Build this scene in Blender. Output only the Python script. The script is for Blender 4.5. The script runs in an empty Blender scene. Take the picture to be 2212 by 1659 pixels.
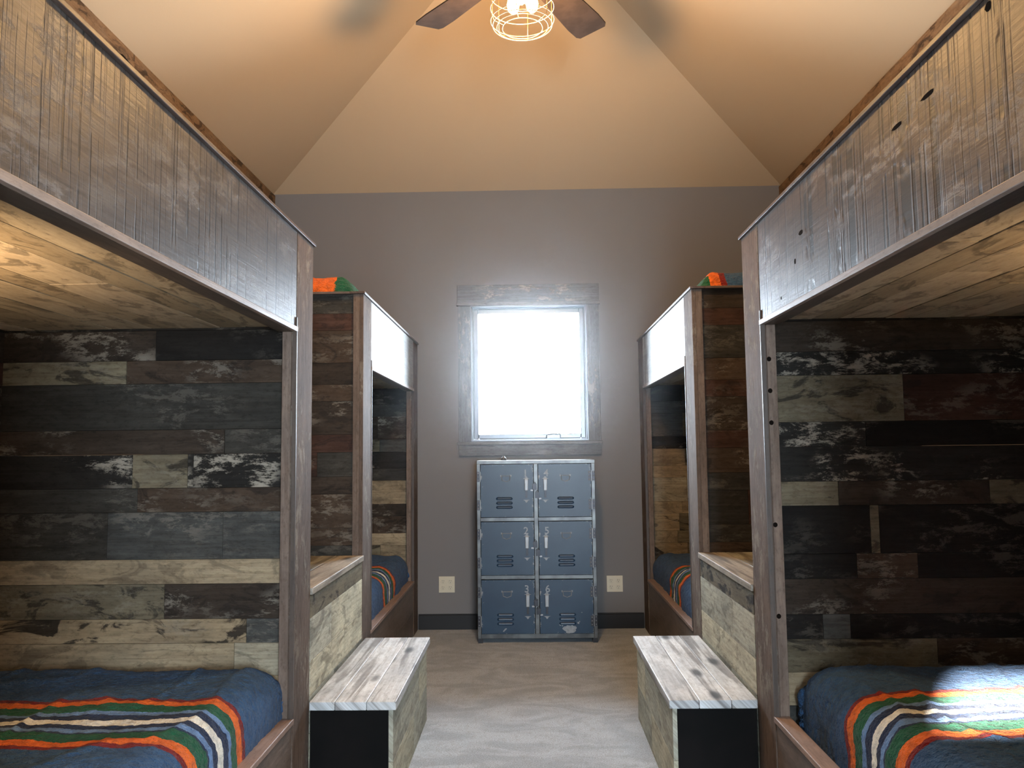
import bpy, bmesh, math, random
from mathutils import Vector, Matrix, noise
S = bpy.context.scene
C = S.collection
random.seed(7)
PI = math.pi

# ------------------------------------------------------------------ camera
PITCH, YAW, ROLL, FPX, EYE = .0827, .02, .0115, 1729.5, 1.5
GLARE_HAZE = .024
cam = bpy.data.objects.new('camera', bpy.data.cameras.new('camera'))
C.objects.link(cam)
F = Vector((-math.sin(YAW)*math.cos(PITCH), math.cos(YAW)*math.cos(PITCH), math.sin(PITCH)))
RT = Vector((math.cos(YAW), math.sin(YAW), 0)); UP = RT.cross(F)
R2 = RT*math.cos(ROLL) - UP*math.sin(ROLL); U2 = UP*math.cos(ROLL) + RT*math.sin(ROLL)
mw = Matrix((R2, U2, -F)).transposed().to_4x4(); mw.translation = (0, 0, EYE)
cam.matrix_world = mw
cam.data.sensor_fit = 'HORIZONTAL'; cam.data.sensor_width = 36
cam.data.lens = FPX/2212*36
cam.data.clip_start = .02
S.camera = cam

# ------------------------------------------------------------------ view, world, sun
S.view_settings.view_transform = 'Standard'; S.view_settings.look = 'None'
S.view_settings.gamma = 1; S.view_settings.use_curve_mapping = False
S.view_settings.exposure = 0.0
w = bpy.data.worlds.new('world'); S.world = w; w.use_nodes = True
bg = w.node_tree.nodes['Background']
bg.inputs[0].default_value = (.72, .86, 1.0, 1); bg.inputs[1].default_value = 65.0

def light(name, kind, loc, energy, color, **k):
    l = bpy.data.lights.new(name, kind); l.energy = energy; l.color = color
    for a, b in k.items(): setattr(l, a, b)
    o = bpy.data.objects.new(name, l); C.objects.link(o); o.location = loc
    return o
sun_dir = Vector((.60, 1.0, -.30)).normalized()
sun = light('sun', 'SUN', (-6, -9, 6), 200.0, (1, .95, .88), angle=.022)
sun.rotation_euler = sun_dir.to_track_quat('-Z', 'Y').to_euler()
# sky portals in the window openings
def portal(name, loc, rot, sx, sy):
    o = light(name, 'AREA', loc, 1, (1, 1, 1), shape='RECTANGLE', size=sx, size_y=sy)
    o.data.cycles.is_portal = True; o.rotation_euler = rot
portal('window_portal', (.012, 7.06, 2.17), (-PI/2, 0, 0), 1.02, 1.16)
portal('rear_window_portal', (-1.13, -2.12, 2.095), (PI/2, 0, 0), .76, .2)
portal('rear_door_portal', (.80, -2.12, 1.55), (PI/2, 0, 0), 1.12, 1.52)

# ------------------------------------------------------------------ materials
def nt(name):
    m = bpy.data.materials.new(name); m.use_nodes = True
    t = m.node_tree; return m, t, t.nodes['Principled BSDF']
class N:
    def __init__(s, t): s.t = t
    def n(s, typ, **k):
        o = s.t.nodes.new(typ)
        for a, b in k.items():
            if a.startswith('i_'): 
                key = a[2:]; key = int(key) if key.isdigit() else key.replace('_', ' ')
                v = o.inputs[key]
                if isinstance(b, bpy.types.NodeSocket): s.t.links.new(b, v)
                else: v.default_value = b
            else: setattr(o, a, b)
        return o
    def L(s, a, b): s.t.links.new(a, b)
    def mapping(s, vec, scale, loc=(0, 0, 0)):
        m = s.n('ShaderNodeMapping'); s.L(vec, m.inputs[0]); m.inputs['Scale'].default_value = scale
        m.inputs['Location'].default_value = loc
        return m.outputs[0]
    def noise(s, vec, scale, detail=4, rough=.55, dist=0):
        x = s.n('ShaderNodeTexNoise'); s.L(vec, x.inputs['Vector'])
        x.inputs['Scale'].default_value = scale; x.inputs['Detail'].default_value = detail
        x.inputs['Roughness'].default_value = rough; x.inputs['Distortion'].default_value = dist
        return x.outputs['Fac']
    def ramp(s, fac, stops, interp='LINEAR'):
        r = s.n('ShaderNodeValToRGB'); s.L(fac, r.inputs[0]); e = r.color_ramp; e.interpolation = interp
        while len(e.elements) < len(stops): e.elements.new(.5)
        for el, (p, c) in zip(e.elements, stops):
            el.position = p; el.color = c if len(c) == 4 else (*c, 1)
        return r.outputs[0]
    def g(s, fac, a, b):
        r = s.n('ShaderNodeMapRange'); s.L(fac, r.inputs[0]); r.inputs[1].default_value = a; r.inputs[2].default_value = b
        r.interpolation_type = 'SMOOTHSTEP'
        return r.outputs[0]
    def mix(s, fac, a, b, bt='MIX'):
        m = s.n('ShaderNodeMix', data_type='RGBA', blend_type=bt)
        for v, i in ((fac, 0), (a, 6), (b, 7)):
            if isinstance(v, bpy.types.NodeSocket): s.L(v, m.inputs[i])
            elif i == 0: m.inputs[0].default_value = v
            else: m.inputs[i].default_value = v if len(v) == 4 else (*v, 1)
        return m.outputs[2]
    def math(s, op, a, b=None):
        m = s.n('ShaderNodeMath', operation=op)
        for i, v in enumerate((a, b)):
            if v is None: continue
            if isinstance(v, bpy.types.NodeSocket): s.L(v, m.inputs[i])
            else: m.inputs[i].default_value = v
        return m.outputs[0]
    def bump(s, h, strength, dist, bsdf, prev=None):
        b = s.n('ShaderNodeBump'); s.L(h, b.inputs['Height']); b.inputs['Strength'].default_value = strength
        b.inputs['Distance'].default_value = dist
        if prev: s.L(prev, b.inputs['Normal'])
        if bsdf: s.L(b.outputs[0], bsdf.inputs['Normal'])
        return b.outputs[0]

def wood(name, rough=.55, saw=0, knots=0, grain=1.0, spec=.4):
    """wood that takes each board's own colour from the 'col' attribute and its paint / stain amounts from 'blo'"""
    m, t, p = nt(name); q = N(t)
    uv = q.n('ShaderNodeUVMap').outputs[0]
    col = q.n('ShaderNodeAttribute', attribute_name='col').outputs['Color']
    blo = q.n('ShaderNodeAttribute', attribute_name='blo').outputs['Color']
    sep = q.n('ShaderNodeSeparateColor'); q.L(blo, sep.inputs[0])
    g1 = q.noise(q.mapping(uv, (3, 70, 1)), 1, 6, .62, .6)
    g2 = q.noise(q.mapping(uv, (1.6, 14, 1)), 1, 5, .6, 1.6)
    base = q.mix(q.math('MULTIPLY', q.g(g1, .35, .7), .45*grain), col, q.mix(1, col, (.45, .40, .36), 'MULTIPLY'))
    base = q.mix(q.math('MULTIPLY', q.g(g2, .4, .65), .40*grain), base, q.mix(1, base, (.55, .50, .46), 'MULTIPLY'))
    # dark stains
    d = q.noise(q.mapping(uv, (4.2, 9, 1), (7, 3, 0)), 1, 7, .66, 1.1)
    dm = q.math('MULTIPLY', q.g(d, .52, .60), sep.outputs[1])
    base = q.mix(dm, base, (.012, .010, .009))
    sp_ = q.noise(q.mapping(uv, (26, 60, 1)), 1, 6, .75)
    base = q.mix(q.math('MULTIPLY', q.g(sp_, .48, .66), .5*grain), base, q.mix(1, base, (.38, .36, .34), 'MULTIPLY'))
    md = q.noise(q.mapping(uv, (3.5, 6, 1), (13, 1, 0)), 1, 6, .68)
    base = q.mix(q.math('MULTIPLY', q.g(md, .40, .60), .55*grain), base, q.mix(1, base, (1.5, 1.47, 1.42), 'MULTIPLY'))
    # old light paint
    l = q.noise(q.mapping(uv, (6.5, 16, 1), (2, 11, 0)), 1, 12, .80, .25)
    big = q.noise(q.mapping(uv, (2.1, 3, 1), (5, 1, 0)), 1, 2, .5, 0)
    lm = q.math('MULTIPLY', q.math('MULTIPLY', q.g(l, .50, .57), q.g(big, .45, .58)), sep.outputs[0])
    base = q.mix(lm, base, (.30, .27, .22))
    h = q.math('ADD', q.math('MULTIPLY', g1, .5), q.math('MULTIPLY', lm, .6))
    if saw:
        sv = q.n('ShaderNodeVectorMath', operation='ADD')
        wob = q.n('ShaderNodeCombineXYZ'); q.L(q.math('MULTIPLY', q.noise(q.mapping(uv, (2, 5, 1)), 1, 2), .010), wob.inputs[0])
        q.L(uv, sv.inputs[0]); q.L(wob.outputs[0], sv.inputs[1])
        s1 = q.noise(q.mapping(sv.outputs[0], (64, .12, 1)), 1, 0, .4)
        s2 = q.noise(q.mapping(sv.outputs[0], (150, 1.0, 1)), 1, 2, .5)
        cut = q.noise(q.mapping(uv, (7, 6, 1), (9, 9, 0)), 1, 3)
        line = q.math('MULTIPLY', q.g(s1, .585, .665), q.g(cut, .38, .52))
        fine = q.math('MULTIPLY', q.g(s2, .56, .68), .45)
        k = q.math('MULTIPLY', q.math('MAXIMUM', line, fine), saw)
        base = q.mix(k, base, (.010, .008, .007))
        h = q.math('SUBTRACT', h, q.math('MULTIPLY', k, .9))
        s3 = q.noise(q.mapping(uv, (5, 120, 1)), 1, 3, .6)
        base = q.mix(q.math('MULTIPLY', q.g(s3, .5, .68), .5), base, q.mix(1, base, (.3, .28, .27), 'MULTIPLY'))
        patch = q.noise(q.mapping(uv, (2.3, 4, 1), (31, 9, 0)), 1, 5, .6)
        base = q.mix(q.math('MULTIPLY', q.g(patch, .48, .62), .5), base, q.mix(1, base, (.5, .5, .54), 'MULTIPLY'))
    if knots:
        v = q.n('ShaderNodeTexVoronoi', distance='EUCLIDEAN'); q.L(q.mapping(uv, (3.0, 8.5, 1), (.3, .1, 0)), v.inputs['Vector'])
        v.inputs['Scale'].default_value = 1
        kd = q.math('MULTIPLY', q.math('SUBTRACT', 1.0, q.g(v.outputs['Distance'], .08, .30)), knots)
        base = q.mix(kd, base, (.020, .016, .014))
        st = q.noise(q.mapping(uv, (.9, 16, 1), (4, 8, 0)), 1, 3, .5, .8)
        base = q.mix(q.math('MULTIPLY', q.g(st, .50, .62), .8), base, q.mix(1, base, (.34, .31, .29), 'MULTIPLY'))
    q.L(base, p.inputs['Base Color'])
    p.inputs['Roughness'].default_value = rough
    p.inputs['Specular IOR Level'].default_value = spec
    q.bump(h, .55, .004, p)
    return m

def plain(name, col, rough=.5, metal=0, bump=None, var=None, spec=.5):
    m, t, p = nt(name); q = N(t)
    p.inputs['Base Color'].default_value = (*col, 1); p.inputs['Roughness'].default_value = rough
    p.inputs['Metallic'].default_value = metal; p.inputs['Specular IOR Level'].default_value = spec
    co = q.n('ShaderNodeTexCoord').outputs['Object']
    if var:
        f = q.noise(q.mapping(co, (1, 1, 1)), var[0], 5)
        q.L(q.mix(q.g(f, .35, .65), (*col, 1), (*var[1], 1)), p.inputs['Base Color'])
    if bump:
        q.bump(q.noise(co, bump[0], 4), bump[1], bump[2], p)
    return m

M = {}
M['plank'] = wood('reclaimed_planks', .7, spec=.12)
M['saw'] = wood('rough_sawn_board', .47, saw=1.0, grain=.9, spec=.42)
M['cedar'] = wood('planed_cedar', .48, grain=.8, spec=.4)
M['post'] = wood('planed_cedar_post', .78, grain=.9, spec=.12)
M['bench'] = wood('knotty_grey_pine', .50, knots=.9, grain=.9, spec=.45)
M['deck'] = wood('oak_deck_boards', .6, grain=.6, spec=.25)
M['casing'] = wood('weathered_casing', .6, spec=.3)
M['wall'] = plain('taupe_wall_paint', (.195, .186, .184), .75, bump=(160, .25, .002), spec=.25)
M['ceil'] = plain('tan_ceiling_paint', (.62, .46, .295), .85, bump=(140, .2, .002), spec=.2)
M['base'] = plain('dark_baseboard_wood', (.009, .008, .008), .6)
M['sash'] = plain('bronze_window_sash', (.20, .22, .25), .30, .3)
M['steel'] = plain('brushed_steel_frame', (.16, .165, .16), .38, .75, bump=(90, .2, .001), var=(9, (.09, .09, .09)))
M['dark_steel'] = plain('dark_hinge_steel', (.05, .05, .055), .40, .8)
M['bright_steel'] = plain('bright_steel', (.30, .30, .30), .45, .6)
M['stencil'] = plain('bare_metal_stencil', (.27, .28, .29), .5, .3, var=(60, (.19, .20, .21)))
M['black'] = plain('black_iron', (.012, .011, .010), .45, .5)
M['ivory'] = plain('ivory_plastic', (.62, .56, .42), .4)
M['slot'] = plain('outlet_slots', (.05, .045, .035), .6)
M['sheet'] = plain('mattress_ticking', (.55, .53, .5), .9)
M['hole'] = plain('dark_hole', (.008, .006, .005), .95, spec=.03)
M['shade_wood'] = plain('shade_toned_end_board', (.007, .006, .006), .85, var=(5, (.004, .004, .004)), spec=.12)  # near-black colour carries the shade on the bench ends
M['fanblade'] = plain('walnut_fan_blade', (.055, .036, .026), .8, var=(12, (.04, .026, .018)), spec=.15)
M['brass'] = plain('brass_cage_wire', (.42, .27, .12), .3, .9)

def door_paint():
    m, t, p = nt('worn_blue_locker_paint'); q = N(t)
    co = q.n('ShaderNodeTexCoord').outputs['Object']
    tone = q.mix(q.g(q.noise(co, 5, 4), .35, .65), (.010, .032, .070), (.014, .042, .082))
    sx = q.n('ShaderNodeSeparateXYZ'); q.L(co, sx.inputs[0])
    ex = q.math('SUBTRACT', .208, q.math('ABSOLUTE', sx.outputs[0])); ez = q.math('SUBTRACT', .215, q.math('ABSOLUTE', sx.outputs[2]))
    edge = q.math('MINIMUM', ex, ez)
    ch = q.math('ADD', q.noise(co, 38, 6, .7), q.math('MULTIPLY', q.math('SUBTRACT', 1.0, q.g(edge, .0, .03)), .16))
    k = q.g(ch, .70, .73)
    q.L(q.mix(k, tone, (.24, .25, .26)), p.inputs['Base Color'])
    p.inputs['Roughness'].default_value = .38; p.inputs['Specular IOR Level'].default_value = .5
    q.bump(q.noise(co, 30, 3), .15, .002, p)
    return m
M['paint'] = door_paint()

def carpet():
    m, t, p = nt('grey_cut_pile_carpet'); q = N(t)
    co = q.n('ShaderNodeTexCoord').outputs['Object']
    fine = q.noise(co, 150, 4, .7)
    mid = q.noise(q.mapping(co, (1, .6, 1)), 30, 4, .6)
    nap = q.noise(q.mapping(co, (1.2, 2.2, 1)), 2.2, 4, .55, 1.4)
    c = q.mix(q.g(nap, .38, .64), (.40, .45, .50), (.55, .61, .66))
    c = q.mix(q.math('MULTIPLY', q.g(fine, .42, .62), .55), c, (.13, .13, .135))
    c = q.mix(q.math('MULTIPLY', q.g(mid, .5, .7), .3), c, (.25, .245, .24))
    q.L(c, p.inputs['Base Color']); p.inputs['Roughness'].default_value = 1
    p.inputs['Specular IOR Level'].default_value = .05
    p.inputs['Sheen Weight'].default_value = .25; p.inputs['Sheen Roughness'].default_value = .6
    b = q.bump(mid, .6, .012, None); q.bump(fine, .9, .008, p, b)
    return m
M['carpet'] = carpet()

def plush():
    m, t, p = nt('striped_plush_fleece'); q = N(t)
    uv = q.n('ShaderNodeUVMap').outputs[0]
    s = q.n('ShaderNodeSeparateXYZ'); q.L(uv, s.inputs[0])
    co = q.n('ShaderNodeTexCoord').outputs['Object']
    wob = q.math('MULTIPLY', q.math('SUBTRACT', q.noise(co, 9, 3), .5), .035)
    fz = q.math('MULTIPLY', q.math('SUBTRACT', q.noise(co, 110, 3, .6), .5), .022)
    x = q.math('ADD', q.math('ADD', s.outputs[0], wob), fz)           # 0 = band start, 1 = band end
    navy = (.034, .092, .200); red = (.20, .012, .012); org = (.78, .15, .018); grn = (.012, .100, .050)
    ltb = (.15, .27, .50); wht = (.88, .86, .76); nv2 = (.016, .030, .075)
    xs = q.math('MULTIPLY', q.math('ADD', x, .25), 1/1.5)
    def P(v): return (v+.25)/1.5
    st = [(0, navy), (P(0), red), (P(.05), org), (P(.155), grn), (P(.30), ltb), (P(.365), nv2), (P(.455), wht), (P(.545), nv2),
          (P(.615), ltb), (P(.68), nv2), (P(.70), grn), (P(.845), org), (P(.95), red), (P(1.0), navy)]
    c = q.ramp(xs, st, 'CONSTANT')
    var = q.noise(co, 26, 5, .65)
    c = q.mix(q.math('MULTIPLY', q.g(var, .42, .62), .45), c, q.mix(1, c, (.40, .42, .48), 'MULTIPLY'))
    q.L(c, p.inputs['Base Color']); p.inputs['Roughness'].default_value = 1
    p.inputs['Specular IOR Level'].default_value = .05
    p.inputs['Sheen Weight'].default_value = .12; p.inputs['Sheen Roughness'].default_value = .5
    b = q.bump(q.noise(co, 42, 4, .6), 1.0, .03, None); q.bump(q.noise(co, 190, 3), .7, .006, p, b)
    return m
M['plush'] = plush()

def glass():
    m, t, p = nt('window_glass'); q = N(t)
    t.nodes.remove(p)
    tr = q.n('ShaderNodeBsdfTransparent'); gl = q.n('ShaderNodeBsdfGlossy'); gl.inputs['Roughness'].default_value = .02
    fr = q.n('ShaderNodeFresnel'); fr.inputs[0].default_value = 1.35
    mx = q.n('ShaderNodeMixShader'); q.L(fr.outputs[0], mx.inputs[0]); q.L(tr.outputs[0], mx.inputs[1]); q.L(gl.outputs[0], mx.inputs[2])
    q.L(mx.outputs[0], t.nodes['Material Output'].inputs[0])
    return m
M['glass'] = glass()
def emit(name, col, s):
    m, t, p = nt(name); p.inputs['Base Color'].default_value = (*col, 1)
    p.inputs['Emission Color'].default_value = (*col, 1); p.inputs['Emission Strength'].default_value = s
    return m
M['bulb'] = emit('lit_filament_bulb', (1, .62, .25), 22)

# ------------------------------------------------------------------ mesh helpers
def new(name, bm, mat, parent=None, smooth=False, bevel=0):
    me = bpy.data.meshes.new(name); bm.normal_update(); bm.to_mesh(me); bm.free()
    o = bpy.data.objects.new(name, me); C.objects.link(o)
    if mat: me.materials.append(M[mat] if isinstance(mat, str) else mat)
    if parent:
        o.parent = parent
    if smooth:
        for f in me.polygons: f.use_smooth = True
    if bevel:
        b = o.modifiers.new('bevel', 'BEVEL'); b.width = bevel; b.segments = 2; b.limit_method = 'ANGLE'
    return o
def islands(name, bm, mat, parent=None, **k):
    """one object for every loose piece of bm"""
    bm.verts.ensure_lookup_table(); seen = set(); out = []
    for v0 in bm.verts:
        if v0 in seen: continue
        st, isl = [v0], set()
        while st:
            v = st.pop()
            if v in isl: continue
            isl.add(v); st += [e.other_vert(v) for e in v.link_edges]
        seen |= isl; nb = bmesh.new(); mp = {}
        for v in isl: mp[v] = nb.verts.new(v.co)
        for f in {f for v in isl for f in v.link_faces}: nb.faces.new([mp[v] for v in f.verts])
        out.append(new(name, nb, mat, parent, **k))
    bm.free(); return out
def thing(name, label, cat, loc=(0, 0, 0), group=None):
    o = bpy.data.objects.new(name, None); C.objects.link(o); o.location = loc; o.empty_display_size = .1
    o['label'] = label; o['category'] = cat
    if group: o['group'] = group
    return o
def tag(o, label, cat, group=None):
    o['label'] = label; o['category'] = cat
    if group: o['group'] = group
    return o
def struct(o): o['kind'] = 'structure'; return o

AX = {'x': 0, 'y': 1, 'z': 2}
def board(bm, a, b, ax='y', col=(.2, .15, .11), blo=(0, 0), rnd=None):
    """box between corners a and b with wood uv running along ax"""
    lo = [min(a[i], b[i]) for i in range(3)]; hi = [max(a[i], b[i]) for i in range(3)]
    uvl = bm.loops.layers.uv.verify()
    cl = bm.loops.layers.float_color.get('col') or bm.loops.layers.float_color.new('col')
    bl = bm.loops.layers.float_color.get('blo') or bm.loops.layers.float_color.new('blo')
    v = [bm.verts.new((x, y, z)) for x in (lo[0], hi[0]) for y in (lo[1], hi[1]) for z in (lo[2], hi[2])]
    r = rnd if rnd is not None else random.uniform(0, 50)
    k = AX[ax]; oth = [i for i in range(3) if i != k]
    for idx in ((0, 1, 3, 2), (4, 6, 7, 5), (0, 4, 5, 1), (2, 3, 7, 6), (0, 2, 6, 4), (1, 5, 7, 3)):
        f = bm.faces.new([v[i] for i in idx])
        for l in f.loops:
            c = l.vert.co
            l[uvl].uv = (c[k] + r, c[oth[0]] + c[oth[1]] + r*1.7)
            l[cl] = (*col, 1); l[bl] = (blo[0], blo[1], 0, 1)
def box(bm, a, b):
    lo = [min(a[i], b[i]) for i in range(3)]; hi = [max(a[i], b[i]) for i in range(3)]
    v = [bm.verts.new((x, y, z)) for x in (lo[0], hi[0]) for y in (lo[1], hi[1]) for z in (lo[2], hi[2])]
    for idx in ((0, 1, 3, 2), (4, 6, 7, 5), (0, 4, 5, 1), (2, 3, 7, 6), (0, 2, 6, 4), (1, 5, 7, 3)):
        bm.faces.new([v[i] for i in idx])
def tube(bm, pts, r, seg=8, closed=False):
    pts = [Vector(p) for p in pts]; n = len(pts); rings = []
    for i, p in enumerate(pts):
        d = (pts[(i+1) % n] - pts[i-1]) if closed else (pts[min(i+1, n-1)] - pts[max(i-1, 0)])
        d.normalize(); a = Vector((0, 0, 1)) if abs(d.z) < .9 else Vector((1, 0, 0))
        s = d.cross(a).normalized(); u = s.cross(d)
        rings.append([bm.verts.new(p + (s*math.cos(t) + u*math.sin(t))*r) for t in [2*PI*k/seg for k in range(seg)]])
    for i in range(n if closed else n-1):
        A, B = rings[i], rings[(i+1) % n]
        for k in range(seg): bm.faces.new((A[k], A[(k+1) % seg], B[(k+1) % seg], B[k]))
    if not closed:
        bm.faces.new(rings[0][::-1]); bm.faces.new(rings[-1])
def lathe(bm, prof, c=(0, 0, 0), seg=24, axis='z'):
    rings = []
    for r, h in prof:
        ring = []
        for k in range(seg):
            t = 2*PI*k/seg; x, y = r*math.cos(t), r*math.sin(t)
            p = {'z': (x, y, h), 'y': (x, h, y), 'x': (h, x, y)}[axis]
            ring.append(bm.verts.new(Vector(p) + Vector(c)))
        rings.append(ring)
    for A, B in zip(rings, rings[1:]):
        for k in range(seg): bm.faces.new((A[k], A[(k+1) % seg], B[(k+1) % seg], B[k]))
    bm.faces.new(rings[0][::-1]); bm.faces.new(rings[-1])
    bmesh.ops.recalc_face_normals(bm, faces=bm.faces)
def B(): return bmesh.new()

# plank tones
T = dict(black=((.020, .018, .016), (.15, .3)), blk2=((.030, .026, .022), (.8, .3)), brown=((.085, .060, .042), (.35, .6)),
         red=((.085, .046, .034), (.25, .5)), slate=((.090, .092, .086), (.25, .2)), dgrey=((.055, .052, .045), (.15, .2)),
         tan=((.31, .25, .165), (.0, .35)), tan2=((.28, .22, .14), (.2, .9)), peel=((.030, .028, .025), (1.0, .2)),
         olive=((.15, .13, .088), (.2, .75)), bark=((.060, .046, .035), (.5, .5)), pale=((.30, .27, .20), (.1, .35)),
         greyp=((.19, .19, .165), (.1, .4)), step1=((.40, .40, .33), (.1, .45)), step2=((.48, .46, .35), (.05, .3)))
def tone(k):
    c, b = T[k]; f = random.uniform(.9, 1.12)*(.66 if max(c) < .1 else .95)
    return tuple(x*f for x in c), b
ROWS = [2.44, 2.31, 2.21, 2.02, 1.893, 1.795, 1.602, 1.50, 1.36, 1.261, 1.068, .968, .827, .73, .60, .47, .30, .16, 0]
def hplanks(bm, fixed, ax, u0, u1, rows, spec, thick, default=('dgrey', 'brown', 'bark', 'red', 'black', 'slate'), sign=1, face=0):
    """horizontal planks on the plane  fixed-axis = face ; spec[i] = list of (u_start_fraction, tone)"""
    for i in range(len(rows)-1):
        z1, z0 = rows[i], rows[i+1]
        sp = spec[i] if spec and i < len(spec) and spec[i] else None
        if not sp:
            sp = [(0, random.choice(default))]
            if random.random() < .7: sp.append((random.uniform(.25, .75), random.choice(default)))
        for j, (f, tn) in enumerate(sp):
            fe = sp[j+1][0] if j+1 < len(sp) else 1
            a, b = u0 + (u1-u0)*f, u0 + (u1-u0)*fe
            g = .0008; c, bl = tone(tn); out = random.uniform(0, .0025)
            if fixed == 'y': board(bm, (min(a, b)+g, face-sign*out, z0+g), (max(a, b)-g, face+sign*thick, z1-g), 'x', c, bl)
            else: board(bm, (face-sign*out, min(a, b)+g, z0+g), (face+sign*thick, max(a, b)-g, z1-g), 'y', c, bl)

XF, XW, YW, ZW = .956, 2.24, 6.90, 3.787
# ------------------------------------------------------------------ room
bm = B(); box(bm, (-XW-.15, -2.15, -.1), (XW+.15, YW+.15, 0)); o = struct(new('floor', bm, 'carpet'))
for s, nm in ((-1, 'wall_left'), (1, 'wall_right')):
    bm = B(); box(bm, (s*XW, -2.15, 0), (s*(XW+.15), YW+.15, ZW)); struct(new(nm, bm, 'wall'))
def wall_with_holes(name, y0, y1, x0, x1, z0, z1, holes, extra=None):
    bm = B(); xs = sorted({x0, x1} | {h[0] for h in holes} | {h[1] for h in holes}); zs = sorted({z0, z1} | {h[2] for h in holes} | {h[3] for h in holes})
    for a, b in zip(xs, xs[1:]):
        for c, d in zip(zs, zs[1:]):
            if any(h[0] <= a and b <= h[1] and h[2] <= c and d <= h[3] for h in holes): continue
            box(bm, (a, y0, c), (b, y1, d))
    if extra: extra(bm)
    bmesh.ops.remove_doubles(bm, verts=bm.verts, dist=1e-5)
    return struct(new(name, bm, 'wall'))
WX0, WX1, WZ0, WZ1 = -.492, .514, 1.58, 2.757
wall_with_holes('wall_back', YW, YW+.15, -XW, XW, 0, ZW, [(WX0, WX1, WZ0, WZ1)])
T_ = .5; ZR = ZW + XW*T_; YR = YW - XW
def gable(bm):
    v = [bm.verts.new(p) for p in ((-XW, -2, ZW), (XW, -2, ZW), (0, -2, ZR), (-XW, -2.15, ZW), (XW, -2.15, ZW), (0, -2.15, ZR))]
    bm.faces.new(v[:3]); bm.faces.new(v[3:][::-1])
wall_with_holes('wall_front', -2.15, -2, -XW, XW, 0, ZW, [(-1.56, -.76, 2.03, 2.19), (.25, 1.35, .80, 2.30)], gable)
bm = B()
e = .0
pts = [(-XW, -2.15, ZW), (-XW, YW, ZW), (0, YR, ZR), (0, -2.15, ZR), (XW, -2.15, ZW), (XW, YW, ZW)]
top = [bm.verts.new(Vector(p) + Vector((0, 0, .14))) for p in pts]; bot = [bm.verts.new(p) for p in pts]
for f in ((0, 1, 2, 3), (4, 3, 2, 5), (1, 5, 2)):
    bm.faces.new([bot[i] for i in f]); bm.faces.new([top[i] for i in f][::-1])
for a, b in ((0, 1), (1, 5), (5, 4), (4, 3), (3, 0)): bm.faces.new((bot[a], bot[b], top[b], top[a]))
bmesh.ops.recalc_face_normals(bm, faces=bm.faces)
struct(new('ceiling', bm, 'ceil'))
# wooden board along the top of each side wall
for s, nm in ((-1, 'trim_1'), (1, 'trim_2')):
    bm = B(); y = 1.0
    while y < YW-.01:
        y2 = min(YW, y + random.uniform(1.5, 2.4)); c, b_ = tone('brown')
        board(bm, (s*(XW-.02), y, 3.56), (s*XW, y2-.001, 3.775), 'y', (c[0]*3.6, c[1]*3.2, c[2]*2.6), (.1, .7)); y = y2
    struct(new(nm, bm, 'plank'))
bm = B(); box(bm, (-.95, YW-.018, 0), (.95, YW, .118)); box(bm, (-.95, YW-.012, .118), (.95, YW, .128)); struct(new('baseboard_back', bm, 'base', bevel=.002))

# ------------------------------------------------------------------ window
win = bpy.data.objects.new('window_1', None); C.objects.link(win); win.location = (0, YW, 1.5); struct(win)
def wchild(name, bm, mat, **k):
    o = new(name, bm, mat, win, **k); o.matrix_parent_inverse = Matrix.Translation((0, -YW, -1.5)); return o
cb = (.14, .145, .155)
bm = B(); board(bm, (-.606, YW-.030, 2.785), (.624, YW, 2.938), 'x', cb, (1.0, .0), 3.3); wchild('head_casing', bm, 'casing', bevel=.002)
bm = B(); board(bm, (-.614, YW-.040, 2.757), (.632, YW, 2.785), 'x', (.17, .17, .175), (.2, 0)); wchild('head_fillet', bm, 'casing', bevel=.002)
for a, b, r in ((-.600, WX0, 8.1), (WX1, .620, 15.4)):
    bm = B(); board(bm, (a, YW-.026, 1.575), (b, YW, 2.757), 'z', cb, (.7, .0), r); wchild('side_casing', bm, 'casing', bevel=.002)
bm = B(); board(bm, (-.612, YW-.038, 1.550), (.632, YW, 1.575), 'x', (.17, .17, .175), (.1, 0)); wchild('window_sill', bm, 'casing', bevel=.002)
bm = B(); board(bm, (-.600, YW-.024, 1.457), (.622, YW, 1.550), 'x', cb, (.3, .15), 22.7); wchild('apron', bm, 'casing', bevel=.002)
def ring(bm, x0, x1, z0, z1, w_, y0, y1):
    box(bm, (x0, y0, z0), (x0+w_, y1, z1)); box(bm, (x1-w_, y0, z0), (x1, y1, z1))
    box(bm, (x0+w_, y0, z1-w_), (x1-w_, y1, z1)); box(bm, (x0+w_, y0, z0), (x1-w_, y1, z0+w_))
bm = B(); ring(bm, WX0, WX1, WZ0, WZ1, .010, YW-.030, YW+.14); ring(bm, WX0+.010, WX1-.010, WZ0+.010, WZ1-.010, .010, YW+.03, YW+.14)
wchild('window_frame', bm, 'sash', bevel=.002)
bm = B(); ring(bm, WX0+.020, WX1-.020, WZ0+.020, WZ1-.020, .040, YW+.05, YW+.10); wchild('sash', bm, 'sash', bevel=.006)
bm = B(); box(bm, (WX0+.055, YW+.075, WZ0+.055), (WX1-.055, YW+.080, WZ1-.055)); wchild('glass', bm, 'glass')
bm = B()
cx, cz = .215, 1.618
tube(bm, [(cx-.06, YW+.035, cz-.012), (cx-.057, YW+.02, cz+.012), (cx-.03, YW+.015, cz+.018), (cx, YW+.012, cz+.022), (cx+.035, YW+.015, cz+.016), (cx+.055, YW+.02, cz+.02), (cx+.06, YW+.03, cz-.008)], .006)
box(bm, (cx-.055, YW+.025, cz-.018), (cx+.055, YW+.05, cz+.008)); wchild('crank_handle', bm, 'sash', bevel=.002)

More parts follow.
